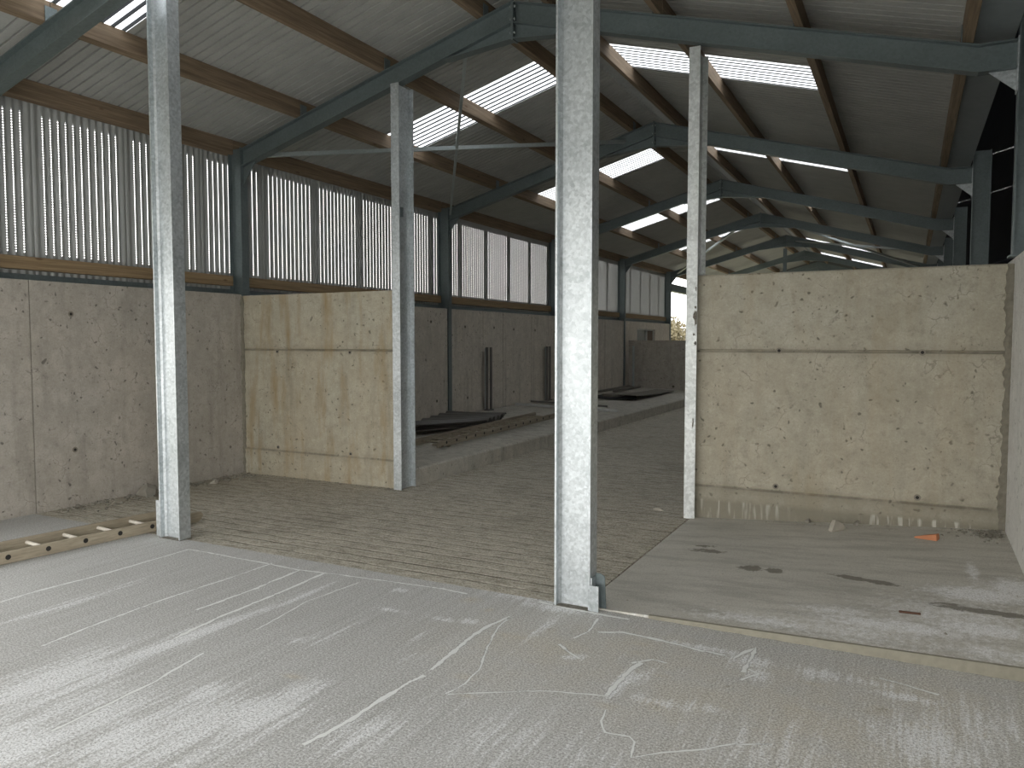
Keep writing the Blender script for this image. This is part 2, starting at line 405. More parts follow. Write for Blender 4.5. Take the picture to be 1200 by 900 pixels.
def blobs(lst, z=0.0):
    # (px, py, half length along the shed, half width, weight[, turn])
    out = []
    for b in lst:
        p = gz(b[0], b[1], z); out.append((p.x, p.y, b[2], b[3], b[4], b[5] if len(b) > 5 else 0))
    def f(X, Y):
        r = np.zeros_like(X)
        for x, y, ly, lx, w, t in out:
            dx = X - x; dy = Y - y; c, s = math.cos(t), math.sin(t)
            u = dx * c + dy * s; v = -dx * s + dy * c
            r = np.maximum(r, w * np.exp(-((u / lx) ** 2 + (v / ly) ** 2)))
        return r
    return f
chalk_f = blobs([(50, 800, .5, .22, 1.0), (20, 870, .3, .3, .95), (150, 868, .25, .22, .9), (300, 838, .22, .20, 1.0), (350, 812, .2, .10, .8),
    (170, 765, .55, .09, .9), (235, 742, .5, .06, 1.0), (120, 790, .5, .12, .8), (290, 722, .45, .045, .9), (345, 702, .4, .03, 1.0),
    (100, 702, .5, .05, .7), (50, 715, .5, .05, .6), (155, 683, .4, .04, .55), (240, 812, .14, .10, .95), (350, 750, .07, .06, .8), (368, 745, .1, .03, .7),
    (470, 692, .05, .08, .8), (460, 715, .04, .12, .9), (520, 726, .04, .14, .8), (550, 728, .05, .08, .9), (490, 745, .14, .03, .7), (480, 770, .12, .04, .6),
    (400, 740, .3, .025, .7), (620, 700, .10, .35, .85), (650, 712, .08, .3, .9), (740, 795, .16, .06, 1.1, -.25), (725, 808, .12, .03, 1.0),
    (640, 733, .3, .03, .9), (670, 770, .04, .1, .8, .6), (830, 760, .04, .3, .9), (880, 775, .1, .12, 1.0), (890, 790, .1, .06, .8),
    (1060, 817, .05, .15, 1.0), (1020, 800, .05, .2, .6), (960, 790, .1, .15, .7), (1080, 870, .3, .3, .75), (1150, 850, .3, .25, .6),
    (780, 825, .05, .2, .7), (830, 830, .05, .15, .7), (900, 880, .3, .4, .45), (600, 870, .3, .6, .35), (420, 860, .3, .25, .55), (230, 850, .4, .4, .8), (100, 840, .4, .4, .75)])
stain_f = blobs([(900, 830, .6, .8, .45), (1100, 830, .5, .6, .42), (1000, 870, .4, .5, .4), (760, 770, .5, .5, .4), (640, 760, .5, .6, .38), (770, 828, .025, .05, 1.1), (760, 822, .05, .09, .7), (710, 826, .03, .07, .75), (645, 738, .05, .08, .8),
    (1035, 832, .035, .10, .9), (1025, 835, .05, .12, .75), (1075, 850, .03, .07, .85), (950, 800, .03, .09, .75), (850, 804, .02, .03, .95), (775, 792, .025, .06, .7),
    (345, 793, .02, .05, .8), (553, 703, .05, .05, .85), (572, 715, .02, .02, 1.0), (545, 793, .02, .06, .75), (545, 816, .015, .06, .75), (1000, 845, .03, .06, .75), (940, 832, .03, .12, .72), (600, 745, .05, .15, .6),
    (1155, 862, .03, .02, .9), (750, 755, .03, .05, .75), (745, 765, .02, .05, .7)])
YF = 4.25
front = grid('floor', 'front', -7.5, WR + .2, -3.2, YF, .03, lambda X, Y: 0 * X, chalk_f, stain_f)
def bz(X, Y):
    u = (X + 1.72) / 2.4; v = (Y - YF) / 2.75
    return np.clip(u, 0, 1) * (.06 + .095 * np.clip(v, 0, 1)) + .004
schalk = blobs([(1150, 705, .15, .3, 1.0), (1190, 700, .2, .15, 1.0), (1050, 735, .12, .5, .8), (1150, 742, .12, .3, .95), (900, 725, .12, .5, .6), (980, 715, .1, .3, .55), (1060, 765, .06, .5, .65), (1120, 725, .3, .5, .55), (1000, 740, .2, .6, .5), (1170, 770, .15, .3, .6), (760, 720, .1, .3, .55), (1140, 680, .3, .04, .7)], .05)
sstain = blobs([(880, 662, .075, .085, 1.15), (908, 666, .065, .065, 1.1), (1000, 678, .045, .15, 1.1, -.3), (1030, 684, .04, .16, 1.1, -.25), (1160, 722, .045, .32, 1.1, -.1), (1110, 711, .03, .12, .9), (830, 640, .07, .18, .8), (825, 634, .04, .1, .8), (1130, 700, .015, .03, .9), (1170, 705, .3, .02, .3),
    (1160, 640, .12, .12, .9), (1150, 775, .02, .35, .6), (790, 707, .04, .06, .5), (900, 700, .03, .1, .5)], .06)
bay = grid('floor', 'slab', -1.715, WR + .02, YF, 7.1, .03, bz, schalk, sstain)
MB().box(-7.5, -1.735, YF, 36, -.25, -.004).build('floor', 'groove'); struct(bpy.context.scene.objects['floor.002'])
MB().box(-1.715, WR + .1, 7.1, 36, -.25, -.004).build('floor', 'groove'); struct(bpy.context.scene.objects['floor.003'])
# pale nosing along the front of the raised bay slab
b = MB()
n = 40
for i in range(n):
    xa = -1.3 + (WR + 1.3) * i / n; xb = -1.3 + (WR + 1.3) * (i + 1) / n
    za = float(bz(np.array(xa), np.array(YF))) + .001; zb = float(bz(np.array(xb), np.array(YF))) + .001
    wa = .012 + .004 * math.sin(i * 1.7); wb = .012 + .004 * math.sin((i + 1) * 1.7)
    b.add([(xa, YF - wa, 0.0005), (xb, YF - wb, .0005), (xb, YF - .002, zb), (xa, YF - .002, za), (xa, YF + .02, za), (xb, YF + .02, zb)], [(0, 1, 2, 3), (3, 2, 5, 4)])
struct(b.build('trim_1', 'nosing', fix=False))
# cubicle platform and its kerb
struct(MB().prism([(-4.8, -.2), (-4.8, .172), (-4.82, .19), (WL, .285), (WL, -.2)], 7.02, 21.2, 1).build('floor', 'kerb'))
# lime lines and scratches on the front slab
def ribbon(pts, w, seed=0, z=.0015, zf=None):
    rnd = random.Random(seed); P = [gz(*p) for p in pts]
    Q = []
    for a, c in zip(P, P[1:]):
        k = max(2, int((c - a).length / .03))
        for i in range(k): Q.append(a.lerp(c, i / k))
    Q.append(P[-1]); vs = []; fs = []; ed = []
    wob = 0
    for i, q in enumerate(Q):
        d = (Q[min(i + 1, len(Q) - 1)] - Q[max(i - 1, 0)]).normalized(); nrm = Vector((-d.y, d.x, 0))
        wob = wob * .8 + rnd.uniform(-.003, .003); ww = w * rnd.uniform(.6, 1.3); c = q + nrm * wob
        for t, e in ((-1, 0), (0, 1), (1, 0)):
            p = c + nrm * t * ww; vs.append((p.x, p.y, z)); ed.append(e)
        if i: a = 3 * (i - 1); fs += [(a, a + 1, a + 4, a + 3), (a + 1, a + 2, a + 5, a + 4)]
    m = MB().add(vs, fs); o = m.build('dust_line', 'chalkline', front, fix=False); set_attr(o.data, 'edge', ed); return o
LINES = [([(0, 706), (40, 694), (110, 676), (222, 644)], .016), ([(222, 644), (262, 651), (350, 668), (430, 678), (520, 690), (548, 696)], .015),
    ([(50, 757), (125, 727), (200, 700), (278, 675), (318, 660)], .014), ([(355, 873), (410, 845), (440, 825), (480, 800), (498, 792)], .018), ([(505, 785), (530, 765), (555, 745), (575, 733), (598, 723)], .02),
    ([(597, 724), (583, 735), (570, 762), (562, 785), (545, 802), (522, 813)], .009), ([(525, 814), (560, 812), (600, 811), (640, 810), (712, 816)], .008),
    ([(710, 832), (705, 845), (710, 858), (738, 863), (743, 870), (740, 888), (775, 882), (830, 878), (860, 872), (905, 873)], .008),
    ([(632, 705), (660, 712), (700, 719), (737, 726)], .022), ([(700, 741), (730, 741), (790, 754), (820, 762), (850, 768)], .018), ([(711, 815), (722, 803), (740, 785), (752, 777)], .02),
    ([(420, 683), (360, 705), (300, 738)], .009), ([(352, 668), (300, 690), (230, 715)], .02), ([(60, 857), (180, 800), (238, 765)], .014), ([(740, 777), (765, 773), (782, 777)], .012), ([(860, 772), (885, 760), (870, 788)], .016),
    ([(380, 672), (330, 694), (260, 722), (205, 748)], .022), ([(1030, 795), (1060, 803), (1100, 815)], .014), ([(875, 700 + 83), (890, 790), (868, 797)], .012), ([(655, 755), (668, 765), (680, 772)], .014), ([(700, 721 + 4), (690, 740), (672, 748)], .01)]
for i, (p, w) in enumerate(LINES): ribbon(p, w, i)

# ------------------------------------------------------------------ walls
def wall_prism(name, mat, prof, a, b, axis, parent=None): return struct(MB().prism(prof, a, b, axis).build(name, mat, parent))
def tie(parent, p, nrm, r=.014):
    p = Vector(p); nrm = Vector(nrm)
    m = MB(); m.tube(p - nrm * .01, p + nrm * .0015, r * 2.0, 12); m.build('tie_hole_rim', 'grout', parent)
    m = MB(); m.tube(p - nrm * .01, p + nrm * .003, r, 10); m.build('tie_hole_disc', 'hole', parent)  # dark disc on the face, painted as the shade inside a hole
# right hand partition (cast against formwork: groove at mid height, kicker at the foot)
PY = 6.90
prof = [(PY - .012, -.2), (PY - .012, .285), (PY, .30), (PY, 1.497), (PY + .012, 1.503), (PY + .012, 1.517), (PY, 1.523), (PY, 2.165), (PY + .012, 2.178), (PY + .21, 2.178), (PY + .21, -.2)]
pr = wall_prism('wall_back_right', 'partition', prof, -1.712, WR, 0)
for px, py in ((913, 411), (1081, 413), (909, 570), (1075, 583)):
    p = gy(px, py, PY); tie(pr, p, (0, -1, 0), .013)
# left hand partition
QY = 6.80
prof = [(QY - .012, -.2), (QY - .012, .295), (QY, .32), (QY, 1.478), (QY + .012, 1.484), (QY + .012, 1.498), (QY, 1.504), (QY, 2.135), (QY + .19, 2.135), (QY + .19, -.2)]
pl = wall_prism('wall_back_left', 'partitionL', prof, WL - .02, -4.8405, 0)
for px, py in ((325, 412), (410, 413), (326, 524), (411, 532)):
    tie(pl, gy(px, py, QY), (0, -1, 0), .012)
# left wall: one cast panel per bay between the columns, vertical board joints as shallow grooves
def panel(y0, y1, joints, z1=2.15):
    b = MB(); ys = [y0] + joints + [y1]
    for i in range(len(ys) - 1):
        a = ys[i] + (.006 if i else 0); c = ys[i + 1] - (.006 if i < len(ys) - 2 else 0)
        b.box(WL - .19, WL, a, c, -.2, z1)
    for j in joints: b.box(WL - .19, WL - .014, j - .006, j + .006, -.2, z1)
    return struct(b.build('wall_left', 'wall' if y0 < 5 else 'wallrear_lit'))
ends = [(YL, FY[1] - .06, [YF + .02])] + [(FY[i] + .06, FY[i + 1] - .06, [FY[i] + 1.55, FY[i] + 3.1] if i != 2 else [FY[i] + 1.2, FY[i] + 2.0, FY[i] + 3.3]) for i in range(1, 4)]
panels = [panel(*e) for e in ends]
# last panel has the small window, built around its opening
y0, y1, wa, wb, zlo, zhi = FY[4] + .06, FY[5] - .06, 21.95, 23.75, 1.45, 1.94
b = MB(); b.box(WL - .19, WL, y0, wa, -.2, 2.15).box(WL - .19, WL, wb, y1, -.2, 2.15).box(WL - .19, WL, wa, wb, -.2, zlo).box(WL - .19, WL, wa, wb, zhi, 2.15)
panels.append(struct(b.build('wall_left', 'wallrear_lit')))
b = MB(); b.box(WL - .1, WL - .04, wa, wa + .05, zlo, zhi).box(WL - .1, WL - .04, wb - .05, wb, zlo, zhi).box(WL - .1, WL - .04, wa + .05, wb - .05, zhi - .04, zhi).box(WL - .1, WL - .04, wa + .05, wb - .05, zlo, zlo + .04).box(WL - .1, WL - .03, 22.97, 23.03, zlo + .04, zhi - .04)
win = struct(b.build('window_1', 'pipe'))
MB().box(WL - .08, WL - .07, wa + .05, 22.97, zlo + .04, zhi - .04).build('pane', 'paneg', win)
MB().box(WL - .08, WL - .07, 23.03, wb - .05, zlo + .04, zhi - .04).build('pane', 'paneb', win)
for (px, py, k) in ((83, 368, 0), (88, 527, 0), (505, 377, 1), (545, 383, 2), (579, 384, 2), (602, 386, 2), (627, 387, 2), (650, 389, 2), (512, 470, 1), (548, 466, 2), (602, 459, 2)):
    tie(panels[k], gx(px, py, WL), (1, 0, 0), .014)
# end wall across the platform
b = MB(); b.box(WL, -3.2, 21.2, 21.4, -.2, 1.52).box(WL, -3.2, 21.17, 21.43, 1.52, 1.6)
ew = struct(b.build('wall_end', 'wall'))
tie(ew, gy(789, 453, 21.2), (0, -1, 0), .02)
# right wall running the length of the shed
MBw = MB().box(WR, WR + .22, 2.2, 36, -.2, 2.215)
struct(MBw.build('wall_right', 'rightwall'))
# lumpy mortar fillets down the inside corners
def fillet(name, x, y, z0, z1, sx, seed, r=.028):
    rnd = random.Random(seed); vs = []; fs = []; n = int((z1 - z0) / .025); k = 5
    wv = 1.0
    for i in range(n + 1):
        wv += (rnd.uniform(.4, 1.6) - wv) * .35
        z = z0 + (z1 - z0) * i / n; rr = r * wv
        for j in range(k):
            a = math.pi / 2 * j / (k - 1); q = rr * rnd.uniform(.88, 1.12)
            vs.append((x + sx * (q * math.cos(a)), y - q * math.sin(a), z))
    for i in range(n):
        for j in range(k - 1): a = i * k + j; fs.append((a, a + 1, a + k + 1, a + k))
    struct(MB().add(vs, fs).build(name, 'mortar'))
fillet('trim_2', WR, PY, .12, 2.17, -1, 3, .045); fillet('trim_3', WL, QY, 0, 2.13, 1, 5, .03)

# steel angle capping the left wall, rail and perforated cladding
for i in range(5):
    a = YL if i == 0 else FY[i] + .065; c = FY[i + 1] - .065
    lab = ORD[i]
    o = MB().box(WL - .19, WL - .155, a, c, 2.152, 2.215).box(WL - .155, WL - .03, a, c, 2.152, 2.16).build('wall_angle', 'steel')
    tag(o, f'grey steel angle lying on the left concrete wall, {lab} bay from the viewer', 'steel angle', 'steel angles on the left wall')
    o = MB().box(-7.345, -7.27, a, c, 2.255, 2.375).build('cladding_rail', 'rail', bevel=.004)
    tag(o, f'brown timber rail under the perforated cladding, {lab} bay from the viewer', 'timber rail', 'timber rails under the cladding')
def cladding_mesh():
    b = MB(); vs = []; fs = []; n = int((PERIOD + .02) / (PITCH_C / 6)); zs = (2.02, 3.97)
    for j, z in enumerate(zs):
        for i in range(n + 1):
            y = -.105 + i * PITCH_C / 6; vs.append((.008 * math.cos(2 * math.pi * y / PITCH_C) + .002 * (i / n), y, z))
    for i in range(n): fs.append((i, i + 1, n + 1 + i + 1, n + 1 + i))
    b.add(vs, fs); o = b.build('cladding_sheet', 'perf', fix=False)
    for p in o.data.polygons: p.use_smooth = True
    return o
proto = cladding_mesh(); k0 = -2; k1 = 21
for k in range(k0, k1 + 1):
    o = proto if k == k0 else proto.copy()
    if k != k0: COL.objects.link(o)
    y = 4.58 + PERIOD * k; o.location = (-7.375, y, 0)
    bay_i = max(0, sum(1 for q in FY[1:] if q < y))
    inb = sum(1 for kk in range(k0, k + 1) if max(0, sum(1 for q in FY[1:] if q < 4.58 + PERIOD * kk)) == bay_i)
    pos = ORD[inb - 1].replace('nearest', 'first')
    tag(o, f'perforated grey cladding sheet above left wall, {pos} sheet of the {ORD[bay_i]} bay', 'cladding sheet', 'perforated cladding sheets')

# ------------------------------------------------------------------ roof
SKY = [(8.45 + 4.65 * k, 9.28 + 4.65 * k) for k in range(-1, 6)]
RIB = .1038
def sheet(b, y0, y1, xa, xb):
    # pans with narrow upstanding ribs, laid down the slope
    ys = []; y = y0
    while y < y1 - 1e-6:
        for dy, h in ((0, 0), (.076, 0), (.078, .045), (.094, .045), (.096, 0)):
            if y + dy < y1: ys.append((y + dy, h))
        y += RIB
    ys.append((y1, 0)); nv = len(ys)
    vs = [(x, yy, rz(x) + h) for x in (xa, xb) for yy, h in ys]
    b.add(vs, [(i, i + 1, nv + i + 1, nv + i) for i in range(nv - 1)])
LS, RS = (-6.2, -3.86), (-3.14, -.88)
for side, (xe, xr, sk) in enumerate(((LX - .08, RX - .07, LS), (GX, RX + .07, RS))):
    b = MB(); y = Y0
    for a, c in SKY:
        sheet(b, y, a, xe, xr); sheet(b, a, c, xe, sk[0 if side == 0 else 1]); sheet(b, a, c, sk[1 if side == 0 else 0], xr); y = c
    sheet(b, y, Y1, xe, xr)
    struct(b.build('ceiling', 'roof', fix=False))
    for i, (a, c) in enumerate(SKY):
        q = MB(); sheet(q, 0, c - a, *sk); o = q.build('roof_light', 'skylight', fix=False); o.location.y = a
        tag(o, f'translucent white roof sheet on the {"left" if side == 0 else "right"} slope, {ORD[i]} from the viewer', 'roof light', 'translucent roof sheets')
# ridge capping
b = MB(); nn = int((Y1 - Y0) / .25)
b.add([(RX - .24, Y0, rz(RX - .24) + .06), (RX, Y0, RZ + .07), (RX + .24, Y0, rz(RX + .24) + .06), (RX - .24, Y1, rz(RX - .24) + .06), (RX, Y1, RZ + .07), (RX + .24, Y1, rz(RX + .24) + .06)], [(0, 1, 4, 3), (1, 2, 5, 4)])
tag(b.build('ridge_cap', 'pipe', fix=False), 'grey folded ridge capping running along the top of the roof', 'ridge capping')
# purlins, one length per bay and row
ROWS = [(-7.33, 'left eave'), (-6.23, 'lower left slope'), (-5.06, 'middle left slope'), (-3.86, 'left side of the ridge'),
        (-3.14, 'right side of the ridge'), (-2.06, 'upper right slope'), (-.87, 'lower right slope'), (.33, 'right eave beside the gutter')]
PD = .175
yb = [Y0] + FY
for r, (x, nm) in enumerate(ROWS):
    s = -1 if x > RX else 1; w = .07
    for i in range(len(yb) - 1):
        if i == 0: a, c = yb[0], yb[1] - .004
        else: a, c = yb[i] + .004, yb[i + 1] - .004
        xa, xb = x - w / 2, x + w / 2
        poly = [(xa, rz(xa) - .004), (xb, rz(xb) - .004), (xb, rz(xb) - PD), (xa, rz(xa) - PD)]
        o = MB().prism(poly, a, c, 1).build('timber_purlin', 'purlin', bevel=.004)
        tag(o, f'sawn timber purlin of the {nm}, {ORD[i]} bay from the viewer', 'purlin', 'timber purlins')

# ------------------------------------------------------------------ portal frames
TOP = RZ - PD - .008        # top of the rafter at the ridge
def ftop(x): return TOP - SL * abs(x - RX)
FW, FT, WT, DEP = .11, .011, .008, .205
def hex_bolt(p, nrm, parent, r=.013):
    p = Vector(p); nrm = Vector(nrm); MB().tube(p, p + nrm * .014, r, 6).build('bolt', 'strut', parent)
def frame(i, Y):
    root = empty('portal_frame', (RX, Y, 0), f'grey galvanised steel portal frame, {ORD[i]} from the viewer', 'steel frame', 'portal frames')
    y0, y1 = Y - FW / 2, Y + FW / 2; gl = 3.72 
    def raft(xa, xb):
        b = MB()
        P = lambda x, dz: (x, ftop(x) + dz)
        b.prism([P(xa, 0), P(xb, 0), P(xb, -FT), P(xa, -FT)], y0, y1, 1)
        b.prism([P(xa, -DEP), P(xb, -DEP), P(xb, -DEP + FT), P(xa, -DEP + FT)], y0, y1, 1)
        b.prism([P(xa, -FT), P(xb, -FT), P(xb, -DEP + FT), P(xa, -DEP + FT)], Y - WT / 2, Y + WT / 2, 1)
        return b
    raft(-7.13, RX - .012).build('rafter', 'steel', root)
    xe = .40
    b = raft(RX + .012, xe); zt = ftop(xe)
    b.box(xe, WR - .03, y0, y1, zt - FT, zt).box(xe, WR - .03, y0, y1, zt - DEP, zt - DEP + FT).box(xe, WR - .03, Y - WT / 2, Y + WT / 2, zt - DEP + FT, zt - FT)
    b.build('rafter', 'steel', root)
    # apex haunch
    for s in (-1, 1):
        L = .78; x1 = RX + s * .012; x2 = RX + s * L
        lo = TOP - .36
        b = MB().prism([(x1, ftop(x1) - DEP - .001), (x2, ftop(x2) - DEP - .001), (x1, lo + FT)], Y - WT / 2, Y + WT / 2, 1)
        b.prism([(x1, lo), (x2, ftop(x2) - DEP - FT - .001), (x2, ftop(x2) - DEP - .001), (x1, lo + FT)], y0, y1, 1)
        b.build('apex_haunch', 'steel', root)
    ep = MB().box(RX - .012, RX + .012, y0 - .004, y1 + .004, TOP - .372, TOP + .006).build('end_plate', 'steel', root)
    if i < 4:
        for z in (-.05, -.17, -.30):
            hex_bolt((RX + .0125, Y - .034, TOP + z), (1, 0, 0), ep); hex_bolt((RX - .0125, Y - .034, TOP + z), (-1, 0, 0), ep)
    # columns
    def col(xa, xb, z0, z1):
        b = MB(); b.box(xa, xa + FT, y0, y1, z0, z1).box(xb - FT, xb, y0, y1, z0, z1).box(xa + FT, xb - FT, Y - WT / 2, Y + WT / 2, z0, z1); return b
    if i != 0:
        col(-7.335, -7.13, -.1, ftop(-7.13) + .02).build('column', 'steel', root)
        MB().prism([(-7.13, ftop(-7.13) - DEP), (-6.93, ftop(-6.93) - DEP), (-7.13, ftop(-7.13) - DEP - .2)], Y - WT / 2, Y + WT / 2, 1).build('gusset', 'steel', root)
    else:
        col(-7.34, -7.19, 2.0, ftop(-7.19) + .0).build('column', 'steel', root)
    z0 = 2.218
    cc = col(WR - .025, WR + .175, z0 + .012, 3.99).build('column', 'steel', root)
    MB().box(WR - .045, WR + .195, y0 - .02, y1 + .02, z0, z0 + .012).build('base_plate', 'steel', cc)
    MB().prism([(WR - .03, zt - DEP - .002), (WR - .21, zt - DEP - .002), (WR - .03, zt - DEP - .16)], Y - WT / 2, Y + WT / 2, 1).build('gusset', 'post', root)
    MB().box(WR - .034, WR - .0255, y0 - .005, y1 + .005, zt - DEP - .17, zt + .02).build('end_plate', 'post', root)
    # purlin cleats
    for (x, nm) in ROWS[1:]:
        s = -1 if x > RX else 1; xc = x + s * .042 if x < RX else x - .042
        MB().box(xc - .003, xc + .003, Y - .05, Y + .05, ftop(xc) + .004, ftop(xc) + .13).build('purlin_cleat', 'steel', root)
    return root
for i, Y in enumerate(FY): frame(i, Y)
# short post propping the apex of the far frame
o = MB().box(-3.56, -3.46, FY[5] - .165, FY[5] - .156, 0, 4.44).box(-3.56, -3.46, FY[5] - .068, FY[5] - .059, 0, 4.44).box(-3.513, -3.507, FY[5] - .156, FY[5] - .068, 0, 4.44).build('steel_post', 'steel')
tag(o, 'slim grey steel post under the apex of a far frame, above the right partition wall', 'steel post')

# valley gutter beyond the right eave
b = MB(); g0, g1 = GX - .03, WR - .035
b.box(g0, g1, Y0, Y1, 3.876, 3.880).box(g0, g0 + .003, Y0, Y1, 3.880, 3.96).box(g1 - .003, g1, Y0, Y1, 3.880, 4.02)
tag(b.build('valley_gutter', 'gutter'), 'wide grey galvanised valley gutter along the right eave of the roof', 'gutter')

# ------------------------------------------------------------------ front posts and partition posts
def ibeam(xa, xb, ya, yb, z0, z1, web='x', ft=.012, wt=.008):
    b = MB()
    if web == 'x':   # web runs across X, flanges at the two X ends
        ym = (ya + yb) / 2
        b.box(xa, xa + ft, ya, yb, z0, z1).box(xb - ft, xb, ya, yb, z0, z1).box(xa + ft, xb - ft, ym - wt / 2, ym + wt / 2, z0, z1)
        for xx, s in ((xa + ft, 1), (xb - ft, -1)):
            for sy in (-1, 1): b.prism([(xx, ym + sy * wt / 2), (xx + s * .014, ym + sy * wt / 2), (xx, ym + sy * (wt / 2 + .014))], z0, z1, 2)
    else:
        xm = (xa + xb) / 2
        b.box(xa, xb, ya, ya + ft, z0, z1).box(xa, xb, yb - ft, yb, z0, z1).box(xm - wt / 2, xm + wt / 2, ya + ft, yb - ft, z0, z1)
    return b
FPY = (4.195, 4.305)
def front_post(xa, xb, label, cleat):
    root = empty('steel_post', ((xa + xb) / 2, 4.25, 0), label, 'steel post', 'galvanised posts in front')
    zt = min(rz(xa), rz(xb)) - PD - .02
    ibeam(xa, xb, *FPY, .004, zt).build('shaft', 'post', root)
    MB().box(xa - .005, xb + .005, FPY[0] - .004, FPY[1] + .004, .0005, .004).build('base_plate', 'smear', root)
    return root
pR = front_post(-1.872, -1.642, 'tall galvanised steel post in the foreground, right of the pair, right of the corridor mouth', 1)
b = MB().box(-1.640, -1.632, 4.20, 4.28, .006, .20).box(-1.640, -1.585, 4.185, 4.193, .006, .158).build('angle_cleat', 'post', pR)
MB().prism([(-1.631, .008), (-1.565, .008), (-1.575, .2), (-1.60, .215), (-1.631, .215)], 4.262, 4.268, 1).build('cleat_plate', 'steel', pR)
pL = front_post(-5.375, -5.145, 'galvanised steel post in the foreground, left of the pair, with a ladder beside its foot', -1)
MB().box(-5.44, -5.378, 4.215, 4.223, .006, .30).box(-5.384, -5.377, 4.223, 4.29, .006, .30).build('angle_cleat', 'post', pL)

def mid_post(xa, xb, ya, yb, label, mat, z1):
    root = empty('steel_post', ((xa + xb) / 2, (ya + yb) / 2, 0), label, 'steel post', 'galvanised posts at the partitions')
    ibeam(xa, xb, ya, yb, 0, z1, 'y', .010, .007).build('shaft', mat, root); return root
mp = mid_post(-1.775, -1.678, 6.83, 7.125, 'galvanised post with cement splashes at the left end of the right partition wall', 'postold', ftop(-1.73) - DEP - .03)
# cement smears stuck on its face
for (px, py, w, h, sd) in ((818, 372, .05, .16, 1), (813, 392, .02, .03, 2), (815, 402, .03, .04, 3), (816, 360, .02, .04, 4), (812, 496, .015, .1, 5), (819, 338, .012, .05, 6)):
    p = gy(px, py, 6.829); rnd = random.Random(sd); k = 14; vs = []; cx = min(max(p.x, -1.765), -1.69)
    for j in range(k):
        a = 2 * math.pi * j / k; q = rnd.uniform(.5, 1.1)
        vs.append((min(max(cx + q * w / 2 * math.cos(a), -1.774), -1.679), 6.8285, p.z + q * h / 2 * math.sin(a)))
    vs.append((cx, 6.824, p.z)); MB().add(vs, [(j, (j + 1) % k, k) for j in range(k)]).build('cement_smear', 'smear', mp, fix=False)
mp2 = mid_post(-4.885, -4.785, 6.72, 6.99, 'galvanised post at the right end of the left partition wall', 'post', ftop(-4.83) - DEP - .03)
MB().box(-4.826, -4.79, 6.745, 6.80, 2.9, 3.0).build('bracket', 'steel', mp2)

# ------------------------------------------------------------------ bracing
def strut(a, c, w, h, label, cat='brace'):
    return tag(MB().bar(a, c, w, h).build('roof_brace', 'strut'), label, cat, 'roof braces')
z1 = lambda x: ftop(x) - DEP
strut((-4.06, FY[1] + .03, ftop(-4.06) - .17), (-7.08, FY[2] - .06, ftop(-7.08) - .12), .035, .035, 'thin steel rod brace falling steeply from the nearest full rafter to the left eave')
strut((-6.85, FY[1] + .06, ftop(-6.85) - .16), (-3.95, FY[2] - .06, ftop(-3.95) - .12), .05, .05, 'long grey tube brace crossing behind the left partition post')
strut((-3.2, FY[4] + .06, ftop(-3.2) - .1), (.2, FY[5] - .06, ftop(.2) - .12), .05, .05, 'grey tube brace on the right slope among the far frames, starting at the ridge')
strut((.2, FY[4] + .06, ftop(.2) - .12), (-3.2, FY[5] - .06, ftop(-3.2) - .14), .05, .05, 'grey tube brace on the right slope among the far frames, starting at the eave')
strut((-3.9, FY[4] + .06, ftop(-3.9) - .1), (-6.9, FY[5] - .06, ftop(-6.9) - .12), .05, .05, 'grey tube brace crossing a far roof light on the left slope')

# ------------------------------------------------------------------ next shed, dark beyond the gutter
slits = [gy(*p, 11.8) for p in ((1152, 186), (1191, 175))]
b = MB()
XN0, XN1 = WR - .036, 7.5
def nz(x): return 4.03 + .277 * (x - XN0)
ysl = [12.35, 16.0]
y = 0.5
for s in ysl + [36]:
    b.add([(XN0, y, nz(XN0)), (XN1, y, nz(XN1)), (XN1, s - .0012, nz(XN1)), (XN0, s - .0012, nz(XN0))], [(0, 1, 2, 3)])
    y = s + .0012
b.add([(XN1, .5, 0), (XN1, 36, 0), (XN1, 36, nz(XN1)), (XN1, .5, nz(XN1))], [(0, 1, 2, 3)])
b.add([(WR + .22, 36, 0), (XN1, 36, 0), (XN1, 36, nz(XN1) + .02), (WR - .04, 36, nz(WR - .04) + .02), (WR - .04, 36, 2.2), (WR + .22, 36, 2.2)], [(0, 1, 2, 3, 4, 5)])
b.add([(WR + .22, .5, 0), (XN1, .5, 0), (XN1, .5, nz(XN1)), (WR + .22, .5, 4.0)], [(0, 1, 2, 3)])
struct(b.build('ceiling', 'navy', fix=False))
MBg = MB().box(WR + .22, XN1, .5, 36, -.25, -.004); struct(MBg.build('floor', 'groove'))
# unseen gable and side sheets, added to keep light off the upper posts
struct(MB().prism([(LX, 2.6), (WR + .2, 2.6), (WR + .2, 3.9), (GX, rz(GX)), (RX, RZ), (LX, rz(LX))], Y0 - .04, Y0, 1).build('wall_front_blocker', 'roof'))
struct(MB().box(-7.42, -7.38, Y0, 2.64, 2.6, 3.97).build('wall_left', 'roof'))
# far gable
struct(MB().prism([(LX, 0), (GX + .3, 0), (GX + .3, 3.9), (GX, rz(GX)), (RX, RZ), (LX, rz(LX))], 35.6, 35.65, 1).build('wall_far', 'farsheet'))

# ------------------------------------------------------------------ eave beam over the open bay at the far left
tag(MB().box(-7.36, -7.14, FY[5] + .06, 35.5, 3.26, 3.5).build('eave_beam', 'steel'), 'dark steel eave beam above the open far end of the left wall', 'steel beam')

